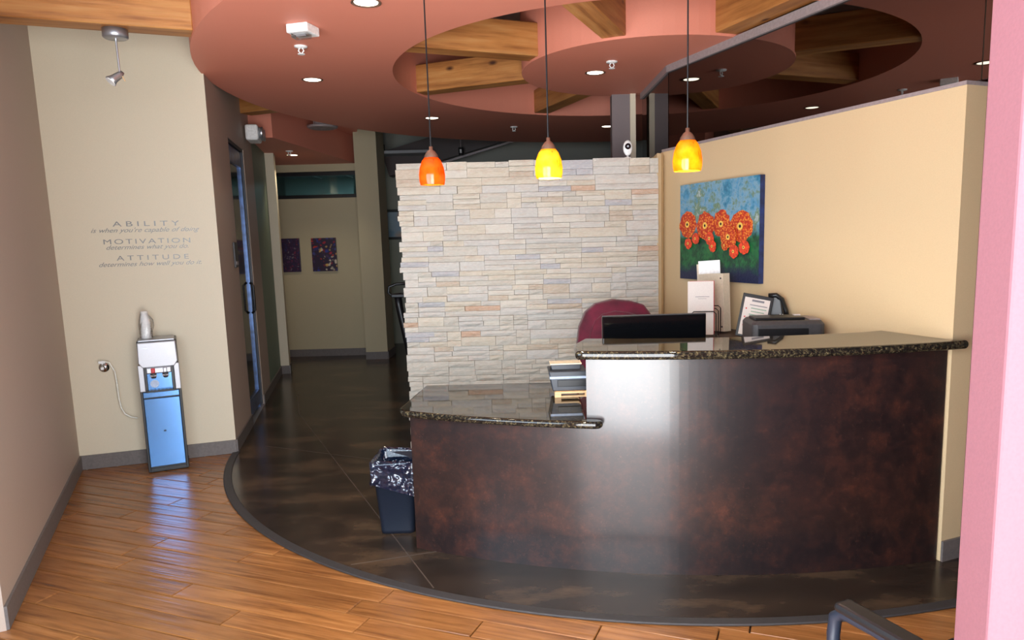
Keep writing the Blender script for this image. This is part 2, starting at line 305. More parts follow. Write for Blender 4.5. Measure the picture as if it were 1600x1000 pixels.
# ---- tan wall with glass above
G0, G1 = Vector((.99, 5.57)), Vector((1.925, 3.275)); gu = (G1-G0).normalized(); gin = Vector((gu.y, -gu.x))   # gin points into the reception
if gin.x > 0: gin = -gin
ZW = 2.22; Gb = (.945, 6.62)
wall('wall_right', tuple(G0), tuple(G1), -.01, ZW, .13, 'tan', 'tan wall behind the reception desk'); wall('wall_right_rear', Gb, tuple(G0), -.01, ZW, .13, 'tan', 'tan wall behind the stone wall end')
bm = nb(); prism(bm, [(.926, 5.425), (.962, 5.452), (.985, 5.50), (1.0, 5.56), (1.05, 5.62), (.94, 5.66)], -.01, ZW-.02); struct(obj('wall_right_return', bm, 'tan', bevel=.004), 'rounded tan wall end meeting the stone wall')
baseboard('baseboard_right', tuple(G1), tuple(G1 + Vector((-gin.x, -gin.y))*.13))
bm = nb(); prism(bm, seg_poly(tuple(G0+gin*.004), tuple(G1+gin*.004), .138), ZW, ZW+.018); struct(obj('trim_2', bm, 'greytrim'), 'mauve grey cap along the top of the tan wall')
bm = nb(); prism(bm, seg_poly(tuple(G0-gin*.035), tuple(G0-gin*.035+gu*4.0), .05), 2.80, 2.852); struct(obj('trim_3', bm, 'greytrim'), 'grey head channel above the glass panels')
bm = nb(); prism(bm, seg_poly((Gb[0]+.035, Gb[1]), tuple(G0-gin*.035), .05), 2.80, 2.852); struct(obj('trim_4', bm, 'greytrim'), 'grey head channel above the short rear glass panel')
def pane(name, a, b, label):
    bm = nb(); prism(bm, seg_poly(a, b, .01), ZW+.018, 2.80); struct(obj(name, bm, 'smoked'), label)
ga = G0-gin*.055
pane('window_2', tuple(ga+gu*.006), tuple(ga+gu*2.50), 'dark interior glass panel above the tan wall'); pane('window_3', (Gb[0]+.055, Gb[1]), tuple(ga-gu*.004), 'narrow dark glass panel behind the stone wall')
pane('window_4', tuple(ga+gu*2.506), tuple(ga+gu*3.4), 'dark glass panel beyond the end of the tan wall')
struct(box('wall_column', (.815, 6.70, 1.42), (.17, .14, 2.86), 'slate'), 'taupe column behind the stone wall'); struct(box('trim_5', (.915, 6.66, 2.45), (.05, .1, .8), 'beige'), 'pale strip on the column at the glass end')
# ---- ceilings
CO, RO, CI, RI, CD, RD, ZR = (1.064, 6.279), 3.546, (.836, 5.868), 1.875, (.928, 5.743), .985, 2.85
def annulus(name, co, ro, ci, ri, z0, z1, label):
    bm = nb(); n = 120; A = [math.radians(360*i/n) for i in range(n)]
    L = [[bm.verts.new((c[0]+r*math.cos(a), c[1]+r*math.sin(a), z)) for a in A] for c, r, z in ((co, ro, z0), (ci, ri, z0), (co, ro, z1), (ci, ri, z1))]
    for i in range(n):
        j = (i+1) % n; bm.faces.new((L[0][i], L[0][j], L[1][j], L[1][i])); bm.faces.new((L[2][i], L[2][j], L[3][j], L[3][i])); bm.faces.new((L[0][i], L[0][j], L[2][j], L[2][i])); bm.faces.new((L[1][i], L[1][j], L[3][j], L[3][i]))
    return struct(obj(name, bm, 'pink'), label)
ring = annulus('ceiling_ring', CO, RO, CI, RI, ZR, ZC, 'terracotta pink dropped ring soffit')
bm = nb(); prism(bm, arc(CD, RD, 0, 360*79/80, 79), ZR, ZC); struct(obj('ceiling_hub', bm, 'pink'), 'terracotta pink round hub of the ceiling')
struct(box('ceiling', (0, 7.6, ZC+.05), (10.5, 13.6, .1), 'ceilgrey'), 'grey upper ceiling')
bm = nb(); prism(bm, [(-3.9, 7.75), (-2.66, 7.62), (-2.44, YE), (-3.9, YE)], 2.70, 3.06); struct(obj('ceiling_hall', bm, 'pink'), 'pink corridor soffit along the left')
bm = nb(); prism(bm, [(-2.95, 7.62), (-2.1, 7.95), (-1.9, 8.35), (-2.42, YE), (-3.6, YE)], 3.06, 3.12); struct(obj('ceiling_hall_upper', bm, 'pink'), 'pink upper corridor ceiling')
# ---- front of the building, behind and beside the camera
bm = nb(); prism(bm, [(.583, .876), (.86, .876), (.86, .95), (.583, .95)], -.02, 2.5); fj = struct(obj('wall_front_jamb', bm, 'postpink', bevel=.004), 'pink painted door jamb')
box('jamb_stop', (.72, .868, 1.24), (.14, .016, 2.5), 'postpink', fj, .003)
struct(box('wall_front_jamb_left', (-.87, .913, 1.24), (.14, .074, 2.52), 'postpink'), 'pink painted door jamb'); struct(box('wall_front_header', (0, .913, 2.93), (9.6, .1, .86), 'postpink'), 'pink wall over the storefront')
struct(box('wall_front_sill_left', (-2.87, .913, .45), (3.86, .1, .94), 'postpink')); struct(box('wall_front_left', (-3.95, .913, 1.4), (1.7, .1, 2.3), 'postpink')); struct(box('wall_front_right', (2.95, .913, 1.25), (4.18, .074, 2.52), 'postpink'))
wall('wall_lobby_right', (4.7, .95), (4.7, 3.5), -.01, ZC, -.1, 'beige')
struct(box('ground', (0, -7, -.06), (40, 15.7, .06), plain('paving', (176, 170, 160), .9)), 'concrete paving outside the entrance')

# ================================================================== ceiling objects
# timber spokes
CH = Vector((.905, 5.70)); BW = .165
def on_circle(d, c, r, near=0):
    c = Vector(c); m = CH-c; b = m.dot(d); return -b + math.sqrt(b*b - m.dot(m) + r*r)
bl = {157.5: 'between hub and ring, in line with the corridor beam', 202.5: 'between hub and ring, in line with the spotlight beam', 112.5: 'from hub toward the corridor side behind stone wall', 247.5: 'from hub toward the entrance', 292.5: 'directly above the glass panels', 67.5: 'behind the short rear glass panel', 22.5: 'over the dark room beyond the glass', 337.5: 'over the dark room, next to the glass wall'}
def beam(a, t0, t1, label, z0=2.866, z1=3.09):
    d = Vector((math.cos(math.radians(a)), math.sin(math.radians(a)))); p = CH + d*(t0+t1)/2
    bm = nb(); bx(bm, (0, 0, 0), (t1-t0, BW, z1-z0)); return tag(obj('timber_beam', bm, 'beam', bevel=.006, seg=1, loc=(p.x, p.y, (z0+z1)/2), rz=math.radians(a)), label, 'beam', 'timber ceiling beams')
for a, l in bl.items():
    d = Vector((math.cos(math.radians(a)), math.sin(math.radians(a)))); beam(a, on_circle(d, CD, RD)-.01, on_circle(d, CI, RI)+.01, 'knotty timber beam '+l)
d = Vector((math.cos(math.radians(157.5)), math.sin(math.radians(157.5)))); beam(157.5, on_circle(d, CO, RO)-.01, 3.98, 'knotty timber beam outside the ring, ending at the corridor wall')
d = Vector((math.cos(math.radians(202.5)), math.sin(math.radians(202.5)))); beam(202.0, on_circle(d, CO, RO)-.01, 4.32, 'knotty timber beam outside the ring, carrying the small spotlight')
def downlight(x, y, z, label, group='round recessed ceiling lights', r=.078, watts=14):
    t = thing('recessed_light', label, 'ceiling light', (x, y, z), 0, group)
    bm = nb(); lathe(bm, [(r*.86, .0), (r, -.001), (r*1.02, -.006), (r*.9, -.007), (r*.86, .0)]); obj('trim_ring', bm, 'bronze', t, True)
    bm = nb(); lathe(bm, [(r*.86, -.002), (r*.8, -.0015), (r*.5, -.001)]); obj('reflector', bm, 'silver', t, True)
    bm = nb(); lathe(bm, [(r*.8, -.003), (r*.4, -.0045), (0, -.005)]); obj('lens', bm, 'downlight', t, True)
    l = bpy.data.lights.new('downlight_lamp', 'SPOT'); l.energy = watts; l.color = (1, .84, .62); l.spot_size = 2.0; l.spot_blend = .6; l.shadow_soft_size = .05; lo = bpy.data.objects.new('downlight_lamp', l); C.objects.link(lo); lo.parent = t; lo.location = (0, 0, -.012)
    return t
for x, y, l in ((-.845, 3.977, 'recessed light in the ring beside the white emergency fixture'), (-1.661, 5.726, 'recessed light in the ring between sprinkler and corridor beam'), (-1.007, 7.594, 'recessed light in the ring above the stone wall, by the orange pendant cord'), (.88, 8.471, 'recessed light in the ring beside the taupe column'), (.507, 5.742, 'recessed light in the round ceiling hub')): downlight(x, y, ZR, l)
downlight(-2.95, 9.1, 2.70, 'recessed light in the corridor soffit', watts=34)
def sprinkler(x, y, z, label):
    t = thing('sprinkler', label, 'sprinkler', (x, y, z), 0, 'white fire sprinklers')
    bm = nb(); lathe(bm, [(0, 0), (.042, 0), (.04, -.008), (.014, -.014), (0, -.014)]); obj('escutcheon', bm, 'white', t, True)
    bm = nb()
    for s in (-1, 1): tube(bm, [(s*.010, 0, -.012), (s*.017, 0, -.03), (0, 0, -.048)], .004, 6)
    obj('frame', bm, 'white', t); bm = nb(); lathe(bm, [(0, -.046), (.022, -.047), (.022, -.051), (0, -.052)]); obj('deflector', bm, 'white', t)
for x, y, z, l in ((-1.448, 4.788, ZR, 'white sprinkler below the white emergency fixture'), (.599, 5.411, ZR, 'white sprinkler in the round ceiling hub'), (-.188, 8.33, ZR, 'white sprinkler above the stone wall'), (-2.86, 8.72, 2.70, 'white sprinkler in the corridor soffit')): sprinkler(x, y, z, l)
t = thing('emergency_light', 'white square emergency fixture on the pink ring soffit', 'emergency light', (-1.30, 4.36, ZR), math.radians(-14))
box('housing', (0, 0, -.025), (.135, .135, .05), 'white', t, .006); box('lens_block', (0, -.02, -.062), (.10, .06, .026), 'plastic', t, .005); box('strobe_tube', (0, -.02, -.058), (.06, .012, .012), 'silver', t)
# round diffuser in the corridor ceiling
t = thing('ceiling_diffuser', 'round slotted air diffuser in the dark corridor ceiling', 'vent', (-2.35, 8.37, 2.92)); bm = nb(); lathe(bm, [(0, -.001), (.17, -.001), (.165, -.02), (.14, -.03), (.12, -.012), (.09, -.03), (.06, -.012), (.03, -.028), (0, -.028)]); obj('diffuser_cone', bm, 'greytrim', t, True); bm = nb(); tube(bm, [(0, 0, -.001), (0, 0, .14)], .10, 20); obj('duct_collar', bm, 'greytrim', t)
# spotlight under the near beam
t = thing('spotlight', 'small silver spotlight on a stem under the near timber beam', 'spotlight', (-2.40, 4.39, 2.866))
bm = nb(); lathe(bm, [(0, 0), (.068, 0), (.068, -.045), (.06, -.052), (0, -.052)]); obj('canopy', bm, 'alu', t, True)
bm = nb(); tube(bm, [(0, 0, -.05), (.003, 0, -.24)], .006, 8); obj('stem', bm, 'silver', t)
bm = nb(); tube(bm, [(.012, .012, -.237), (.0, .0, -.255), (-.025, -.02, -.28), (-.037, -.032, -.296)], [.012, .02, .024, .034], 16); obj('lamp_head', bm, 'silver', t, True)
bm = nb(); tube(bm, [(-.037, -.032, -.296), (-.039, -.034, -.299)], .03, 16); obj('lens', bm, 'white', t); bm = nb(); tube(bm, [(.01, .0, -.25), (.03, .0, -.29)], .003, 6); obj('aiming_pin', bm, 'lightwood', t)
# pendants
def pendant(x, y, mat, watts, label, colname):
    t = thing('pendant_light', label, 'pendant light', (x, y, 1.866), 0, 'pendant lights over the desk')
    bm = nb(); prof = [(.057, 0), (.061, .02), (.062, .045), (.057, .08), (.045, .112), (.03, .131)]; lathe(bm, prof + [(r-.004, z) for r, z in prof[::-1]] + [prof[0]]); obj('lamp_shade', bm, mat, t, True)
    bm = nb(); lathe(bm, [(.0335, .126), (.03, .14), (.018, .157), (.009, .163), (.009, .178), (0, .178)]); obj('cap', bm, 'bronze', t, True)
    bm = nb(); tube(bm, [(0, 0, .175), (0, 0, ZR-1.866)], .0035, 8); obj('cord', bm, 'black', t)
    bm = nb(); lathe(bm, [(0, ZR-1.866), (.06, ZR-1.866), (.055, ZR-1.866-.025), (0, ZR-1.866-.03)]); obj('ceiling_canopy', bm, 'bronze', t, True)
    bm = nb(); lathe(bm, [(0, .03), (.014, .035), (.02, .05), (.018, .068), (.01, .085), (0, .087)], n=14); obj('light_bulb', bm, 'bulb', t, True)
    l = bpy.data.lights.new('pendant_lamp', 'POINT'); l.energy = watts; l.color = (1, .86, .6); l.shadow_soft_size = .022; lo = bpy.data.objects.new('pendant_lamp', l); C.objects.link(lo); lo.parent = t; lo.location = (0, 0, .024)
pendant(-.476, 3.50, 'amber_red', 3, 'deep orange glass pendant lamp above the low counter', 0); pendant(.077, 3.30, 'amber_yellow', 45, 'bright yellow glass pendant lamp above the counter step', 0); pendant(.662, 3.12, 'amber', 10, 'amber glass pendant lamp above the high counter', 0)

# ================================================================== corridor objects
t = struct(thing('door_1', 'glass door with painted blue sky reflection in aluminium frame in the corridor', 'door', (D0[0], D0[1], 0), math.atan2(HD.y, HD.x))); del t['category']
box('door_frame', (.015, .075, 1.26), (.03, .14, 2.52), 'navyblack', t); box('door_frame', (.845, .075, 1.26), (.03, .14, 2.52), 'navyblack', t); box('door_frame', (.43, .075, 2.505), (.86, .14, .03), 'navyblack', t)
for x in (.08, .78): box('stile', (x, .04, 1.24), (.09, .045, 2.46), 'door_sky_sheen', t)
for z in (.12, 2.41): box('rail', (.43, .04, z), (.62, .045, .14), 'door_sky_sheen', t)
box('door_pane', (.43, .04, 1.26), (.62, .01, 2.18), 'doorglass', t); bm = nb(); tube(bm, [(.72, .02, .95), (.72, -.01, .98), (.72, -.01, 1.22), (.72, .02, 1.25)], .011, 8); obj('door_handle', bm, 'black', t, True)
box('threshold', (.43, .05, .006), (.86, .12, .012), 'alu', t)
struct(box('wall_beyond_door', (-3.9, 6.9, 1.3), (.1, 2.4, 2.8), 'greywall'))
p = Vector(hp(.70)); t = thing('room_sign', 'small dark wall plaque beside the corridor door', 'sign', (p.x+.006, p.y, 1.53), math.atan2(HD.y, HD.x)); box('plaque', (0, -.004, 0), (.15, .014, .21), 'darkgrey', t, .002); box('text_strip', (0, -.0125, -.07), (.11, .003, .03), 'greytrim', t)
p = Vector(hp(1.95)); t = thing('emergency_light', 'white emergency lamp box on the corridor wall above the door', 'emergency light', (p.x+.01, p.y, 2.70), math.atan2(HD.y, HD.x))
box('housing', (0, -.07, 0), (.30, .12, .15), 'white', t, .02)
for s in (-1, 1):
    bm = nb(); lathe(bm, [(0, .0), (.05, 0), (.06, .035), (.055, .04), (0, .038)], n=20); bmesh.ops.rotate(bm, verts=bm.verts, cent=(0, 0, 0), matrix=Matrix.Rotation(R90, 3, 'X')); o = obj('lamp_head', bm, 'silver', t, True, loc=(s*.08, -.13, .0))
def canvas(name, x0, x1, z0, z1, mat, label):
    tag(box(name, ((x0+x1)/2, YE-.016, (z0+z1)/2), (x1-x0, .03, z1-z0), mat, None, .002), label, 'painting', 'abstract canvases in the corridor')
def confetti(name, scale, base, cols):
    t = NT(name); v = t.coord(); vo = t.add('ShaderNodeTexVoronoi'); vo.inputs['Scale'].default_value = scale; nz = t.add('ShaderNodeTexNoise'); nz.inputs['Scale'].default_value = 9; t.link(v, nz.inputs['Vector']); vm = t.add('ShaderNodeVectorMath', operation='MULTIPLY_ADD'); vm.inputs[1].default_value = (.12,)*3; t.link(nz.outputs['Color'], vm.inputs[0]); t.link(v, vm.inputs[2]); t.link(vm.outputs[0], vo.inputs['Vector'])
    sp = t.add('ShaderNodeSeparateColor'); t.link(vo.outputs['Color'], sp.inputs[0]); col = t.ramp(sp.outputs[0], [(i/len(cols), c) for i, c in enumerate(cols)], 'CONSTANT'); t.set(t.mix(t.ramp(vo.outputs['Distance'], [(.25, (1, 1, 1)), (.5, (0, 0, 0))]), base, col), .4); M[name] = t.m
confetti('confetti_a', 20, (42, 28, 52), [(150, 30, 50), (40, 50, 130), (60, 40, 80), (190, 180, 160), (60, 60, 120), (170, 50, 40), (40, 40, 100), (200, 160, 90)]); confetti('confetti_b', 30, (46, 30, 58), [(80, 40, 76), (44, 44, 92), (60, 36, 66), (110, 40, 66), (44, 40, 80), (110, 100, 110)])
canvas('painting', -3.60, -3.30, 1.22, 1.69, 'confetti_b', 'dark purple speckled canvas half hidden by the corridor pilaster'); canvas('painting', -3.13, -2.785, 1.22, 1.685, 'confetti_a', 'dark canvas with bright red, blue and yellow dabs on the end wall')
t = thing('framed_picture', 'black framed picture on the wall beside the stone wall edge', 'picture', (-2.10, 11.28, 1.87)); 
for s in (-1, 1): box('frame', (s*.17, -.012, 0), (.04, .03, .46), 'black', t); box('frame', (0, -.012, s*.21), (.38, .03, .04), 'black', t)
box('print', (0, -.006, 0), (.31, .008, .39), confetti('pict', 5, (150, 170, 190), [(170, 190, 210), (190, 160, 140), (120, 150, 180)]) or 'pict', t)
# exercise machine behind the stone wall edge
t = thing('exercise_machine', 'black exercise machine with looped handle behind the stone wall', 'gym equipment', (-1.345, 6.75, .003))
bm = nb(); tube(bm, [(.26, 0, .04), (.13, 0, .6), (.06, 0, 1.0), (.05, 0, 1.12)], .035, 10); obj('upright', bm, 'black', t, True); bm = nb(); tube(bm, [(.22, 0, 1.10), (.0, -.02, 1.10), (-.03, -.03, 1.13), (-.02, -.03, 1.185), (.05, -.02, 1.21), (.30, 0, 1.21)], .013, 8); obj('handle', bm, 'black', t, True)
box('console', (.14, .02, 1.10), (.28, .16, .035), 'black', t, .008); box('base_rail', (.50, .25, .03), (.5, .7, .06), 'black', t, .01)
# sloped beam, track and hanging spots far behind
bm = nb(); bx(bm, (-1.22, 10.9, 2.98), (1.9, .3, .36), 0, 0, -math.radians(15)); tag(obj('sloped_beam', bm, 'darkwood'), 'dark brown sloping beam above and behind the stone wall', 'beam')
t = thing('track_rail', 'thin pale track rail under the dark sloping beam', 'rail', (-.95, 10.72, 2.82)); bm = nb(); bx(bm, (0, 0, 0), (1.5, .03, .03), 0, 0, -math.radians(15)); obj('rail', bm, 'greytrim', t)
def hangspot(x, y, z, label):
    t = thing('track_spot', label, 'spotlight', (x, y, z), 0, 'small hanging spots in the back room'); bm = nb(); tube(bm, [(0, 0, .06), (0, 0, ZC-z)], .006, 6); obj('stem', bm, 'greytrim', t); bm = nb(); tube(bm, [(0, 0, -.05), (0, 0, .06)], .035, 10); obj('lamp_head', bm, 'black', t); bm = nb(); tube(bm, [(0, -.038, -.02), (0, -.04, .03)], .016, 8); obj('lamp_face', bm, 'white', t)
hangspot(-2.14, 10.6, 2.93, 'small hanging spot beside the olive pillar'); hangspot(-1.01, 10.6, 2.86, 'small hanging spot below the sloping beam')
# security camera on the stone wall
t = thing('security_camera', 'small white oval camera on top of the stone wall', 'camera', (.715, 5.46, SZ)); bm = nb(); lathe(bm, [(0, 0), (.03, 0), (.028, .006), (.008, .01), (.007, .03), (0, .03)]); obj('stand', bm, 'white', t, True)
bm = nb(); bmesh.ops.create_uvsphere(bm, u_segments=20, v_segments=12, radius=1, matrix=Matrix.Translation((0, 0, .075)) @ Matrix.Diagonal((.034, .016, .056, 1))); obj('body', bm, 'white', t, True); bm = nb(); tube(bm, [(0, -.008, .085), (0, -.019, .085)], .022, 18); obj('lens', bm, 'blackgloss', t); bm = nb(); tube(bm, [(0, -.018, .085), (0, -.021, .085)], .008, 10); obj('iris', bm, 'alu', t)

# ================================================================== water cooler corner
wu = Vector((WC1[0]-WL1[0], WC1[1]-WL1[1])).normalized(); wn = Vector((wu.y, -wu.x)); WA = math.atan2(wu.y, wu.x)
def on_wall(X, off): s = (X-WL1[0])/wu.x; return Vector(WL1)+wu*s+wn*off
def text_obj(s, size, width, mat, parent, loc, shear=0, spacing=1.0):
    cu = bpy.data.curves.new('txt', 'FONT'); cu.body = s; cu.size = size; cu.shear = shear; cu.space_character = spacing; cu.extrude = .0008; cu.align_x = 'LEFT'
    tmp = bpy.data.objects.new('txt', cu); C.objects.link(tmp); dg = bpy.context.evaluated_depsgraph_get(); me = bpy.data.meshes.new_from_object(tmp.evaluated_get(dg)); bpy.data.objects.remove(tmp)
    xs = [v.co.x for v in me.vertices]; k = width/(max(xs)-min(xs)); x0 = min(xs)
    for v in me.vertices: v.co = Vector(((v.co.x-x0)*k, -v.co.z-.001, v.co.y))
    me.materials.clear(); me.materials.append(M[mat])
    if shear: o = bpy.data.objects.new('script_line', me); C.objects.link(o); o.parent = parent; o.location = loc; return o
    left = set(range(len(me.vertices))); adj = {i: [] for i in left}
    for e in me.edges: a, b = e.vertices; adj[a].append(b); adj[b].append(a)
    while left:
        st = [left.pop()]; comp = set(st)
        while st:
            for q in adj[st.pop()]:
                if q in left: left.discard(q); comp.add(q); st.append(q)
        idx = {v: i for i, v in enumerate(sorted(comp))}; m2 = bpy.data.meshes.new('letter'); m2.from_pydata([me.vertices[v].co for v in sorted(comp)], [], [[idx[v] for v in p.vertices] for p in me.polygons if p.vertices[0] in comp]); m2.materials.append(M[mat])
        o = bpy.data.objects.new('letter', m2); C.objects.link(o); o.parent = parent; o.location = loc
p0 = on_wall(-3.157, 0); t = thing('wall_lettering', 'silver motivational lettering on the beige wall above the water cooler', 'wall lettering', (p0.x, p0.y, 1.47), WA)
def sx(X): return (X+3.157)/wu.x
for s, X0, X1, z, size, sh, sp in (('ABILITY', -3.023, -2.61, 1.764, .052, 0, 1.5), ("is when you're capable of doing", -3.157, -2.485, 1.722, .046, .45, 1.0), ('MOTIVATION', -3.088, -2.55, 1.639, .050, 0, 1.3), ('determines what you do.', -3.075, -2.565, 1.600, .046, .45, 1.0), ('ATTITUDE', -3.02, -2.57, 1.520, .050, 0, 1.5), ('determines how well you do it.', -3.13, -2.49, 1.478, .046, .45, 1.0)):
    text_obj(s, size, sx(X1)-sx(X0), 'lettering', t, (sx(X0), 0, z-1.47), sh, sp)
pc = on_wall(-2.815, .034); CW, CDp, CHt = .262, .25, .955
t = thing('water_cooler', 'freestanding blue steel water cooler with painted sky sheen against the beige wall', 'water cooler', (pc.x, pc.y, .001), WA+math.radians(7)); f = -CDp
hw = CW/2
body = box('body', (0, f/2+.005, CHt/2), (CW-.012, CDp-.012, CHt-.002), 'black', t, .006)
for s in (-1, 1): box('side_trim', (s*(hw-.008), f+.012, .30), (.016, .028, .595), 'black', t, .003); box('side_panel', (s*(hw-.018), f+.002, .69), (.036, .03, .19), 'coolersilver', t, .004); box('alcove_trim', (s*(hw-.045), f-.006, .685), (.018, .022, .20), 'black', t, .003)
box('base_plinth', (0, f/2, .012), (CW, CDp, .024), 'black', t, .003)
dr = box('lower_door', (0, f-.002, .29), (CW-.032, .016, .50), 'steel', t, .004); box('badge', (0, f-.0115, .30), (.016, .003, .010), 'black', dr, .001)
box('upper_band', (0, f-.002, .568), (CW-.032, .016, .04), 'steel', t, .003); box('alcove_back', (0, f+.008, .69), (CW-.1, .01, .21), 'steel', t)
dt = box('drip_tray', (0, f-.02, .597), (CW-.09, .05, .014), 'black', t, .003)
for i in range(6): box('tray_slot', (-.06+.024*i, f-.02, .605), (.012, .036, .003), 'darkgrey', dt)
bm = nb(); prism(bm, [(-hw+.006, .80), (-hw+.03, .765), (hw-.03, .765), (hw-.006, .80), (hw-.01, .945), (-hw+.01, .945)], 0, .03); bmesh.ops.rotate(bm, verts=bm.verts, cent=(0, 0, 0), matrix=Matrix.Rotation(R90, 3, 'X')); bmesh.ops.translate(bm, verts=bm.verts, vec=(0, f+.012, 0)); fp = obj('front_panel', bm, 'coolersilver', t, bevel=.006)
box('brand_mark', (-.075, f-.019, .905), (.034, .002, .006), 'alu', fp); box('button_label', (.075, f-.019, .875), (.016, .002, .004), 'alu', fp); box('button_label', (.075, f-.019, .864), (.016, .002, .004), 'alu', fp)
bm = nb(); prism(bm, [(-hw+.014, f+.004), (hw-.014, f+.004), (hw-.02, -.02), (-hw+.02, -.02)], .948, .962); obj('top_lid', bm, 'alu', t, bevel=.005)
box('tap_housing', (0, f-.012, .745), (CW-.10, .05, .045), 'alu', t, .008)
for x, m in ((-.036, 'red'), (.04, 'alu')):
    bm = nb(); lathe(bm, [(0, 0), (.014, 0), (.019, .02), (.02, .035), (0, .035)], n=16); tp = obj('tap', bm, 'darkgrey', t, True, loc=(x, f-.03, .69)); box('tap_button', (0, -.012, .056), (.026, .016, .036), m, tp, .005); bm = nb(); tube(bm, [(-.02, -.012, .018), (.02, -.012, .018)], .007, 8); obj('lever', bm, 'silver', tp)
bm = nb(); tube(bm, [(-.035, f+.004, .645), (-.035, f+.001, .645)], .028, 24); obj('round_sticker', bm, 'greyplastic', t)
# cups on the cooler
q = pc + wn*.12 - wu*.05; t = thing('cup_stack', 'stack of clear plastic cups in a bag on the water cooler', 'cups', (q.x, q.y, .963), WA)
for i in range(7):
    z = .012*i*1.5; bm = nb(); lathe(bm, [(.037, z), (.034, z+.006), (.0225, z+.085), (0, z+.085)], n=20); obj('cup', bm, 'cupwhite', t, True)
bm = nb(); r3 = random.Random(5); n = 16; rings = []
for j, (rr, z) in enumerate(((.042, .0), (.044, .04), (.041, .09), (.036, .13), (.027, .17), (.018, .195))): rings.append([bm.verts.new(((rr+r3.uniform(-.004, .004)+(.018 if (q in (0, 15, 1) and j in (2, 3)) else 0))*math.cos(q*2*math.pi/n), (rr+r3.uniform(-.004, .004))*math.sin(q*2*math.pi/n), z)) for q in range(n)])
for u, v in zip(rings, rings[1:]):
    for q in range(n): bm.faces.new((u[q], u[(q+1) % n], v[(q+1) % n], v[q]))
obj('plastic_bag', bm, 'plastic', t)
# wall valve and hose
q = on_wall(-3.167, .0); t = thing('wall_valve', 'chrome wall water valve with white knob beside the cooler', 'valve', (q.x, q.y, .75), WA)
bm = nb(); tube(bm, [(0, -.001, 0), (0, -.012, 0)], .034, 24); obj('escutcheon', bm, 'chrome', t, True); bm = nb(); tube(bm, [(0, -.01, 0), (0, -.05, 0), (0, -.052, .03), (0, -.052, .05)], .009, 10); obj('valve_body', bm, 'chrome', t, True); box('knob', (0, -.06, .045), (.045, .02, .022), 'white', t, .006); box('lever', (0, -.066, 0), (.02, .012, .02), 'white', t, .004)
q2 = on_wall(-2.955, .05); bm = nb(); a = q + wn*.052
pts = [(a.x+.01, a.y, .80)] + [((a+wu*u).x, (a+wu*u).y-v, z) for u, v, z in ((.045, .0, .79), (.075, 0, .72), (.08, 0, .62), (.082, 0, .52), (.09, 0, .45), (.11, 0, .40), (.15, 0, .37), (.19, 0, .36))]
tag(obj('water_hose', (tube(bm, pts, .0055, 8), bm)[1], 'hose', smooth=True), 'thin white water hose from valve to cooler', 'hose')

# ================================================================== reception desk
DC, DR = (1.043, 6.985), 3.80
A0, A1, A2 = 243.4, 257.6, 283.2
t = thing('reception_desk', 'curved reception desk with dark copper brown front panels', 'reception desk', (0, 0, .003))
def band(name, r0, r1, a0, a1, z0, z1, mat, n=40):
    bm = nb(); prism(bm, arc(DC, r1, a0, a1, n)+arc(DC, r0, a1, a0, n), z0, z1); return obj(name, bm, mat, t)
band('low_front_panel', DR-.03, DR, A0, A1, 0, .722, 'patina'); band('high_front_panel', DR-.03, DR, A1, A2, 0, 1.045, 'patina')
a = arc(DC, DR-.03, A0, A1, 1); bm = nb(); prism(bm, seg_poly((a[0][0]+.004, a[0][1]), (-.625, 4.14), -.025), 0, .722); obj('end_panel', bm, 'patina', t)
bm = nb(); prism(bm, seg_poly((a[1][0]+.002, a[1][1]), (.25, 3.60), -.025), .764, 1.045); obj('step_panel', bm, 'patina', t)
bm = nb(); prism(bm, [(-.60, 4.10)] + arc(DC, DR-.032, A0+.8, A1, 12) + [(.23, 4.12)], .66, .715); obj('low_subtop', bm, 'darkwood', t)
band('work_surface', 2.82, DR-.032, A1+1.6, 267.5, .70, .735, 'darkwood'); band('desk_back_panel', 2.84, 2.86, 258.5, 268, 0, .70, 'darkwood')
lo = arc(DC, DR+.075, A0-.35, A1+.65, 30); li = arc(DC, DR+.002, A1+.65, A1+.02, 2); bm = nb()
tip = Vector(lo[-1]); ti = Vector(li[0]); mid = (tip+ti)/2; rr = (tip-ti).length/2; dd = (tip-ti).normalized(); nn = Vector((-dd.y, dd.x)); nn = nn if nn.x > 0 else -nn
capr = [tuple(mid+dd*rr*math.cos(q)+nn*rr*math.sin(q)) for q in (math.pi*k/8 for k in range(1, 8))]
lf = [(-.662, 4.16), (-.705, 3.66), (-.712, 3.60), (-.706, 3.565)]
prism(bm, lf + lo[1:] + capr + li + [(.228, 4.15)], .7255, .76)
tag(obj('granite_counter', bm, 'granite', bevel=.015, seg=4, smooth=False), 'low dark granite counter with bullnose edge, left of the step', 'countertop')
ho = arc(DC, DR+.072, 257.05, 283.9, 50); bm = nb(); hi_ = [(1.985, 3.262), (1.93, 3.272), tuple(G1+gin*.004-gu*.02)] + [tuple(G1+gin*.004-gu*.40)] + arc(DC, DR-.36, 280.2, 256.6, 40)
hi_ += [(.185, 3.46), (.178, 3.38)]
prism(bm, ho+hi_, 1.0475, 1.088); tag(obj('granite_counter', bm, 'granite', bevel=.017, seg=4), 'high dark granite transaction counter, right of the step', 'countertop')
for o in C.objects:
    if o.name.startswith('granite_counter'):
        for p in o.data.polygons: p.use_smooth = abs(p.normal.z) < .98
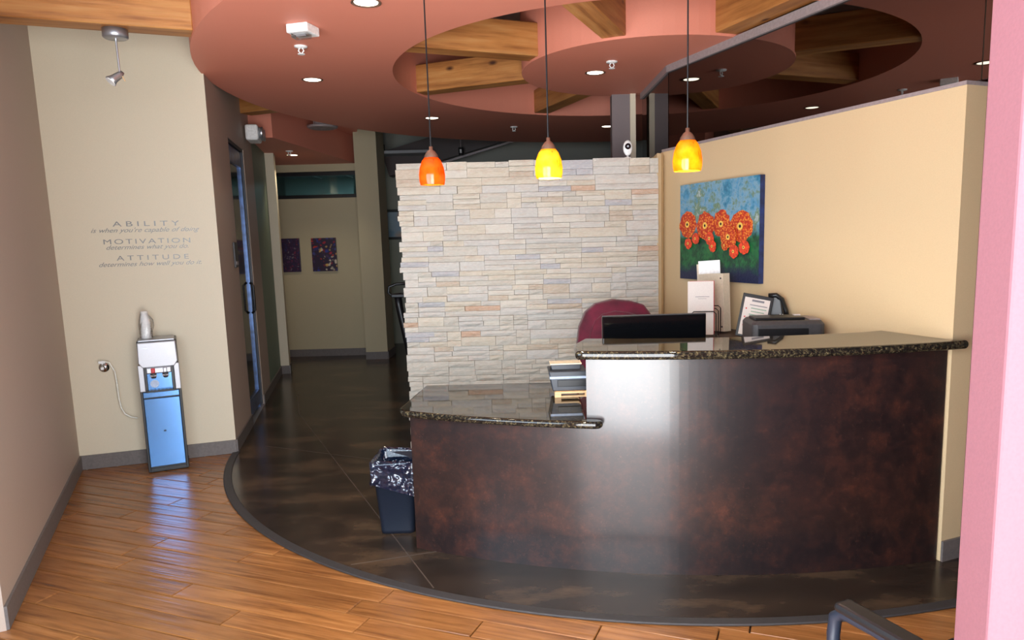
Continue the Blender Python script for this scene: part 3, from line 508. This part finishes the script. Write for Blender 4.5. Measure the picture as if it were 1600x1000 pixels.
# credenza along the tan wall
def gp(s, off): return G0 + gu*s + gin*off     # s along the tan wall, off into the room
cz = thing('side_cabinet', 'low cabinet along the tan wall behind the high counter', 'cabinet', (*gp(1.27, .25), .003), math.atan2(gu.y, gu.x))
box('cabinet_top', (0, 0, .95), (1.06, .46, .03), 'darkwood', cz, .004); box('cabinet_body', (0, .02, .467), (1.03, .40, .934), 'darkwood', cz)
for i in (-.5, .5):
    dd_ = box('cabinet_door', (i*.49, -.187, .46), (.47, .018, .86), 'darkwood', cz, .003); box('door_handle', (.18, -.202+.0, .68), (.012, .016, .12), 'alu', dd_)
# trash can
t = thing('waste_basket', 'navy black waste basket with clear dark liner beside the desk end', 'trash can', (-.795, 3.885, .003))
bm = nb()
def rrect(hx, hy, r, n=4): return [(cx*(hx-r)+r*math.cos(a0+R90*k/n), cy*(hy-r)+r*math.sin(a0+R90*k/n)) for cx, cy, a0 in ((1, 1, 0), (-1, 1, R90), (-1, -1, math.pi), (1, -1, 3*R90)) for k in range(n+1)]
def loft(bm, secs, cap0=True, cap1=False):
    rings = [[bm.verts.new((x, y, z)) for x, y in pts] for pts, z in secs]
    for u, v in zip(rings, rings[1:]):
        for q in range(len(u)): bm.faces.new((u[q], u[(q+1) % len(u)], v[(q+1) % len(u)], v[q]))
    if cap0: bm.faces.new(rings[0][::-1])
    if cap1: bm.faces.new(rings[-1])
    return rings
loft(bm, [(rrect(.093, .105, .03), 0), (rrect(.095, .108, .03), .02), (rrect(.118, .132, .03), .39), (rrect(.123, .137, .03), .392), (rrect(.123, .137, .03), .40), (rrect(.115, .128, .03), .40), (rrect(.09, .1, .03), .012)], True, True); obj('basket', bm, 'navyblack', t, True)
t2 = NT('liner'); v = t2.coord(); f_ = t2.noise(v, 22, 4, .6); t2.set((16, 30, 52), .07, .0, Alpha=.85, Specular_IOR_Level=1.0, Coat_Weight=1.0, Coat_Roughness=.05); t2.bump(t2.noise(v, 11, 2, .5), 1.0, .12); M['liner'] = t2.m
bm = nb(); r4 = random.Random(11); secs = []
def wob(pts, a): return [(x*(1+r4.uniform(-a, a)), y*(1+r4.uniform(-a, a))) for x, y in pts]
secs = [(wob(rrect(.098, .11, .03), .03), .22), (wob(rrect(.108, .12, .03), .03), .34), (wob(rrect(.117, .131, .03), .02), .408), (wob(rrect(.125, .139, .03), .012), .418), (wob(rrect(.131, .145, .03), .01), .405), (wob(rrect(.130, .143, .03), .012), .35), (wob(rrect(.128, .141, .03), .018), .30), (wob(rrect(.134, .147, .03), .02), .25)]
rg = loft(bm, secs, False)
for q, vtx in enumerate(rg[2]+rg[3]+rg[4]): vtx.co.z += r4.uniform(-.008, .012)
for vtx in rg[6]+rg[7]:
    vtx.co.z += -.22*vtx.co.x + .01 + r4.uniform(-.012, .012)
obj('bag_liner', bm, 'liner', t, True)
# printer on the low counter
t = thing('receipt_printer', 'small black printer with grey top on the low granite counter', 'printer', (.205, 3.80, .76), math.radians(2))
box('wood_stand', (-.02, -.055, .004), (.19, .03, .008), 'lightwood', t, .002)
for x in (-.10, .06): box('stand_foot', (x, -.062, .011), (.035, .03, .022), 'lightwood', t, .002)
box('stand_bar', (-.02, -.062, .026), (.195, .03, .010), 'lightwood', t, .002)
bm = nb(); loft(bm, [([(-.125, -.05), (.06, -.05), (.06, .12), (-.125, .12)], .03), ([(-.145, -.04), (.06, -.04), (.06, .14), (-.145, .14)], .135)], True, True); obj('printer_body', bm, 'navyblack', t, bevel=.005)
bm = nb(); prism(bm, [(-.14, -.045), (.06, -.045), (.06, .13), (-.14, .13)], .100, .112); bmesh.ops.rotate(bm, verts=bm.verts, cent=(0, 0, .106), matrix=Matrix.Rotation(.10, 3, 'X')); obj('grey_deck', bm, 'greyplastic', t)
bm = nb(); loft(bm, [([(-.118, .02), (.025, .02), (.025, .1), (-.118, .1)], .118), ([(-.132, .03), (.036, .03), (.036, .12), (-.132, .12)], .160)], True, True); ld = obj('paper_lid', bm, 'navyblack', t, bevel=.003); box('lid_edge', (-.048, .07, .163), (.172, .10, .007), 'cream', ld, .002); box('latch', (-.047, .022, .123), (.026, .008, .012), 'black', ld, .002)
box('paper_tray', (-.02, -.052, .072), (.16, .006, .035), 'black', t, .002)
# monitor
t = thing('computer_monitor', 'black glossy computer monitor behind the high counter', 'monitor', (.652, 3.93, .7385), math.radians(1.5))
box('housing', (0, 0, .262), (.575, .03, .335), 'blackgloss', t, .008); box('screen', (0, .0165, .266), (.545, .003, .30), 'screenglow', t); box('bezel_edge', (0, -.004, .428), (.572, .02, .006), 'darkgrey', t, .002); box('stand_neck', (0, .0, .07), (.07, .03, .13), 'black', t, .004)
bm = nb(); lathe(bm, [(0, 0), (.11, 0), (.108, .01), (.03, .016), (0, .016)]); obj('stand_base', bm, 'black', t, True)
# office chair
t = thing('office_chair', 'burgundy upholstered office chair behind the monitor', 'chair', (.535, 4.60, .003), math.radians(4))
def cushion(name, outline, th, mat, parent, y, puff=.02, loc=None):
    bm = nb(); cx = sum(p[0] for p in outline)/len(outline); cz_ = sum(p[1] for p in outline)/len(outline); L = []
    for k, yy in ((.94, -th/2-puff*.3), (1, -th/2+.012), (1, th/2-.012), (.94, th/2)): L.append([bm.verts.new((cx+(x-cx)*k, y+yy+.18*max(0, abs(x)-.1)*-.4, cz_+(z-cz_)*k)) for x, z in outline])
    n = len(outline)
    for u, v in zip(L, L[1:]):
        for q in range(n): bm.faces.new((u[q], u[(q+1) % n], v[(q+1) % n], v[q]))
    c0 = bm.verts.new((cx, y-th/2-puff, cz_)); c1 = bm.verts.new((cx, y+th/2, cz_)); m2 = [bm.verts.new((cx+(x-cx)*.6, y-th/2-puff*.85, cz_+(z-cz_)*.6)) for x, z in outline]
    for q in range(n): bm.faces.new((m2[q], m2[(q+1) % n], L[0][(q+1) % n], L[0][q])); bm.faces.new((c0, m2[(q+1) % n], m2[q])); bm.faces.new((c1, L[-1][q], L[-1][(q+1) % n]))
    return obj(name, bm, mat, parent, True)
bo = [(-.20, .50), (-.235, .70), (-.25, .88), (-.235, 1.0), (-.19, 1.10), (-.12, 1.155), (0, 1.18), (.12, 1.165), (.20, 1.14), (.245, 1.08), (.262, .95), (.25, .75), (.21, .50)]
cb = cushion('backrest', bo, .10, 'burgundy', t, .20, .03)
cushion('head_pillow', [(x*.72, .93+(z-.95)*.78) for x, z in bo if z > .8], .05, 'burgundy', cb, .135, .02)
bm = nb(); loft(bm, [(rrect(.23, .22, .07), .42), (rrect(.25, .24, .08), .44), (rrect(.25, .24, .08), .50), (rrect(.22, .21, .07), .525)], True, True); obj('seat', bm, 'burgundy', t, True)
for s in (-1, 1):
    bm = nb(); tube(bm, [(s*.24, .10, .47), (s*.29, .10, .52), (s*.29, .06, .66), (s*.29, -.16, .68)], .018, 8); obj('armrest', bm, 'black', t, True)
bm = nb(); tube(bm, [(0, 0, .10), (0, 0, .43)], .028, 12); obj('gas_post', bm, 'black', t)
for k in range(5):
    a = k*2*math.pi/5; bm = nb(); tube(bm, [(0, 0, .11), (.16*math.cos(a), .16*math.sin(a), .095), (.29*math.cos(a), .29*math.sin(a), .07)], [.028, .022, .016], 8); lg = obj('base_leg', bm, 'black', t, True); bm = nb(); tube(bm, [(.29*math.cos(a)-.02*math.sin(a), .29*math.sin(a)+.02*math.cos(a), .03), (.29*math.cos(a)+.02*math.sin(a), .29*math.sin(a)-.02*math.cos(a), .03)], .03, 12); obj('caster', bm, 'black', lg, True)
# things on the side cabinet (top z .968)
ZT = .968; GA = math.atan2(gu.y, gu.x)
t = thing('file_sorter', 'black wire file sorter on the side cabinet', 'file sorter', (1.045, 4.47, ZT), math.radians(-8))
for i, y in enumerate((-.09, -.03, .03)):
    bm = nb(); h = .16+.012*i; xo = .02*i; tube(bm, [(-.075+xo, y, .004), (-.075+xo, y, h-.015), (-.06+xo, y, h), (.06+xo, y, h), (.075+xo, y, h-.015), (.075+xo, y, .004)], .0035, 6); obj('wire_divider', bm, 'black', t)
for x in (-.06, .09):
    bm = nb(); tube(bm, [(x, -.12, .004), (x, .045, .004)], .004, 6); obj('base_wire', bm, 'black', t)
def slab(name, c, s, mat, label, cat, rz=0, rx=0, ry=0, group=None):
    t = thing(name, label, cat, c, rz, group); t.rotation_euler = (rx, ry, rz); return t
t = slab('folder', (1.019, 4.402, ZT+.009), None, None, 'white booklet with printed title standing in the wire sorter', 'booklet', math.radians(-8), math.radians(-3)); box('cover', (0, 0, .17), (.155, .006, .33), 'paper', t); box('pages', (.004, .010, .172), (.15, .014, .326), 'paper', t); box('red_sheet', (.01, .019, .172), (.15, .002, .33), 'red', t); box('title_line', (.01, -.0035, .24), (.085, .001, .003), 'ink', t); box('title_line', (.01, -.0035, .228), (.05, .001, .002), 'ink', t)
t = slab('ring_binder', (1.195, 4.605, ZT+.008), None, None, 'cream ring binder standing behind the wire sorter', 'binder', math.radians(-60), 0, math.radians(-3)); BH = .37
for y in (-.027, .027): box('cover', (-.05, y, BH/2), (.22, .004, BH), 'cream', t)
box('spine', (.062, 0, BH/2), (.005, .058, BH), 'cream', t, .001); box('pages', (-.05, 0, BH/2), (.19, .04, BH-.03), 'paper', t)
for z in (.03, BH-.03): bm = nb(); tube(bm, [(.045, -.028, z), (.045, -.032, z)], .006, 8); obj('rivet', bm, 'darkgrey', t)
t = slab('paper_sheet', (1.185, 4.785, ZT+.006), None, None, 'tall white papers standing behind the cream binder', 'papers', math.radians(-20), 0, math.radians(-3)); box('sheet', (0, 0, .225), (.14, .004, .45), 'white', t); box('sheet', (-.008, .006, .215), (.15, .003, .43), 'cream', t)
t = slab('document_stand', (1.262, 4.19, ZT+.016), None, None, 'black framed notice with a printed page leaning on the cabinet', 'sign', math.radians(-14), math.radians(-14), math.radians(11)); box('frame', (0, 0, .13), (.175, .012, .26), 'black', t, .003); pg = box('page', (0, -.0075, .125), (.145, .002, .225), 'paper', t)
for i in range(9): box('text_line', (.012+.004*(i % 2), -.009, .195-.019*i), (.10-.012*(i % 3), .001, .005), 'inkgreen' if i else 'ink', pg)
box('heading', (.005, -.009, .222), (.07, .001, .012), 'ink', pg)
for i in range(3): box('red_mark', (-.055, -.009, .17-.05*i), (.008, .001, .008), 'red', pg)
t = slab('desk_phone', (1.44, 4.27, ZT), None, None, 'black desk phone with white stripes behind the framed notice', 'phone', math.radians(-20)); bm = nb(); loft(bm, [(rrect(.05, .05, .015), 0), (rrect(.048, .045, .015), .15), (rrect(.03, .03, .012), .25)], True, True); obj('phone_body', bm, 'black', t, bevel=.004); bm = nb(); tube(bm, [(-.04, -.02, .255), (0, -.03, .262), (.03, -.02, .235), (.055, -.01, .17), (.058, -.01, .12)], [.018, .014, .016, .014, .02], 10); obj('handset', bm, 'black', t, True)
for i in (0, 1): box('stripe', (.03+.014*i, -.052, .135), (.005, .004, .035), 'white', t, 0, 0, 0, -.35)
t = slab('desktop_printer', (1.375, 3.97, ZT), None, None, 'dark grey multifunction printer behind the high counter', 'printer', math.radians(-4)); bm = nb(); loft(bm, [(rrect(.19, .13, .03), 0), (rrect(.195, .135, .03), .02), (rrect(.195, .135, .03), .135), (rrect(.18, .12, .03), .155)], True, True); obj('printer_body', bm, 'darkgrey', t, bevel=.003)
box('output_slot', (-.03, -.128, .085), (.27, .02, .06), 'black', t, .004); box('feeder_cover', (-.035, -.01, .162), (.27, .15, .014), 'black', t, .005); box('control_panel', (.15, -.02, .157), (.06, .14, .006), 'greytrim', t, .002); box('paper_tab', (.085, .03, .171), (.035, .03, .006), 'paper', t)

# flower painting on the tan wall
s0, s1 = (Vector((1.104, 5.29))-G0).dot(gu), (Vector((1.43, 4.488))-G0).dot(gu); z0, z1 = 1.282, 1.95; pwid, phei = s1-s0, z1-z0
pc_ = gp((s0+s1)/2, .003); t = thing('flower_painting', 'canvas of orange flowers under a blue sky on the tan wall', 'painting', (pc_.x, pc_.y, z0), GA)
# local x runs along gu; the room side is -y or +y
side = 1 if Vector((-math.sin(GA), math.cos(GA))).dot(gin) > 0 else -1
tt = NT('canvas'); v = tt.coord(); n1 = tt.noise(v, 7, 6, .7); n2 = tt.noise(v, 16, 5, .7); n3 = tt.noise(v, 60, 3)
sky = tt.ramp(n1, [(.3, (30, 80, 112)), (.42, (56, 130, 160)), (.5, (120, 160, 184)), (.58, (96, 124, 84)), (.68, (186, 196, 204))]); sky = tt.mix(tt.ramp(n2, [(.52, (0, 0, 0)), (.66, (.8, .8, .8))]), sky, (70, 140, 182))
grs = tt.ramp(n2, [(.3, (12, 34, 40)), (.45, (18, 70, 44)), (.6, (30, 104, 58)), (.75, (70, 110, 50))])
tc = tt.add('ShaderNodeTexCoord'); sp = tt.add('ShaderNodeSeparateXYZ'); tt.link(tc.outputs['Object'], sp.inputs[0]); ad = tt.add('ShaderNodeMath', operation='MULTIPLY_ADD'); ad.inputs[1].default_value = .1; tt.link(n2, ad.inputs[0]); tt.link(sp.outputs['Z'], ad.inputs[2])
hz = tt.ramp(ad.outputs[0], [(.34, (0, 0, 0)), (.42, (1, 1, 1))]); col = tt.mix(hz, grs, sky); lowb = tt.ramp(ad.outputs[0], [(.10, (1, 1, 1)), (.17, (0, 0, 0))]); col = tt.mix(lowb, col, (24, 34, 66)); tt.set(col, .45); tt.bump(n3, .5, .006); M['canvas'] = tt.m
bm = nb(); bx(bm, (0, side*.018, phei/2), (pwid, .034, phei)); obj('canvas', bm, 'canvas', t)
box('canvas_edge', (pwid/2+.001, side*.018, phei/2), (.003, .035, phei), plain('edgeblue', (24, 40, 84), .5, 0, 20, .3), t)
tp = NT('petal'); v = tp.coord((1, 1, 1), 'Object', True); vo = tp.add('ShaderNodeTexVoronoi'); vo.inputs['Scale'].default_value = 70; tp.link(v, vo.inputs['Vector']); tp.set(tp.ramp(vo.outputs['Distance'], [(.15, (232, 170, 60)), (.4, (214, 84, 34)), (.7, (176, 44, 24))]), .5); tp.bump(vo.outputs['Distance'], .6, .006); M['petal'] = tp.m
M['petalred'] = plain('petalred', (220, 66, 34), .5, 0, 60, .25); M['yellow'] = plain('yellow', (240, 196, 90), .5)
def flower(u, vv, rx, rz_, mat, k=.2):
    x = (u-.5)*pwid; z = (1-vv)*phei; e = nb(); n = 22; rr_ = random.Random(int(u*1000)); y = side*(.0352+k*.004)
    ring_ = [e.verts.new((x+rx*q*math.cos(a), y, z+rz_*q*math.sin(a))) for a, q in ((2*math.pi*i/n, rr_.uniform(.88, 1.06)) for i in range(n))]; c_ = e.verts.new((x, y+side*.004, z))
    for i in range(n): e.faces.new((ring_[i], ring_[(i+1) % n], c_))
    fo = obj('painted_flower', e, mat, t)
    for nm, q, mt, dy in (('flower_eye', .24, 'yellow', .0048), ('flower_centre', .10, 'black', .0056)):
        e = nb(); cc = [e.verts.new((x+rx*q*math.cos(2*math.pi*i/12), y+side*dy, z+rz_*q*math.sin(2*math.pi*i/12))) for i in range(12)]; e.faces.new(cc); obj(nm, e, mt, fo)
# u along the wall from the stone end, v down from the top, sizes in metres
for u, vv, rx, rz_, m, k in ((.11, .42, .105, .098, 'petal', 0), (.36, .44, .105, .098, 'petal', 1), (.56, .43, .10, .092, 'petal', 0), (.79, .46, .12, .105, 'petal', 0), (.66, .56, .085, .078, 'petal', 2), (.24, .57, .045, .04, 'petalred', 3), (.14, .62, .045, .04, 'petalred', 3), (.43, .57, .05, .045, 'petalred', 3), (.46, .65, .042, .04, 'petalred', 2), (.62, .64, .04, .036, 'petal', 3), (.73, .70, .05, .045, 'petalred', 3), (.85, .66, .055, .046, 'petalred', 3)): flower(u, vv, rx, rz_, m, k)

# waiting chairs in the near right corner
def waiting_chair(loc, rz, label):
    t = thing('waiting_chair', label, 'chair', (*loc, 0), rz, 'black metal armchairs by the entrance')
    for s in (-1, 1):
        x = s*.265
        bm = nb(); tube(bm, [(x, .23, .0), (x, .24, .3), (x, .25, .58), (x, .245, .63), (x, .22, .652), (x, .12, .655), (x, -.10, .648), (x, -.21, .642)], .0165, 10); obj('arm_frame', bm, 'navyblack', t, True)
        bm = nb(); tube(bm, [(x, -.26, .0), (x, -.20, .44), (x, -.24, .86)], .0165, 10); obj('leg', bm, 'navyblack', t, True)
        box('arm_pad', (x, .03, .672), (.056, .40, .024), 'black', t, .01)
    bm = nb(); loft(bm, [(rrect(.235, .23, .06), .40), (rrect(.245, .24, .07), .42), (rrect(.245, .24, .07), .455), (rrect(.22, .215, .06), .47)], True, True); obj('seat', bm, 'black', t, True)
    bm = nb(); loft(bm, [(rrect(.235, .018, .01), .52), (rrect(.245, .025, .015), .56), (rrect(.245, .025, .015), .84), (rrect(.2, .02, .012), .88)], True, True); bmesh.ops.rotate(bm, verts=bm.verts, cent=(0, 0, .5), matrix=Matrix.Rotation(.1, 3, 'X')); bmesh.ops.translate(bm, verts=bm.verts, vec=(0, -.215, 0)); obj('backrest', bm, 'black', t, True)
    bm = nb(); tube(bm, [(-.265, .238, .33), (.265, .238, .33)], .011, 8); tube(bm, [(-.265, -.21, .38), (.265, -.21, .38)], .011, 8); obj('cross_bar', bm, 'navyblack', t, True)
ar = math.radians(24); ca, sa = math.cos(ar), math.sin(ar)
bend = Vector((.745, 1.69)); off = Vector((ca*-.265 - sa*.235, sa*-.265 + ca*.235)); waiting_chair(tuple(bend-off), ar, 'black armchair whose arm shows beside the curved desk floor')
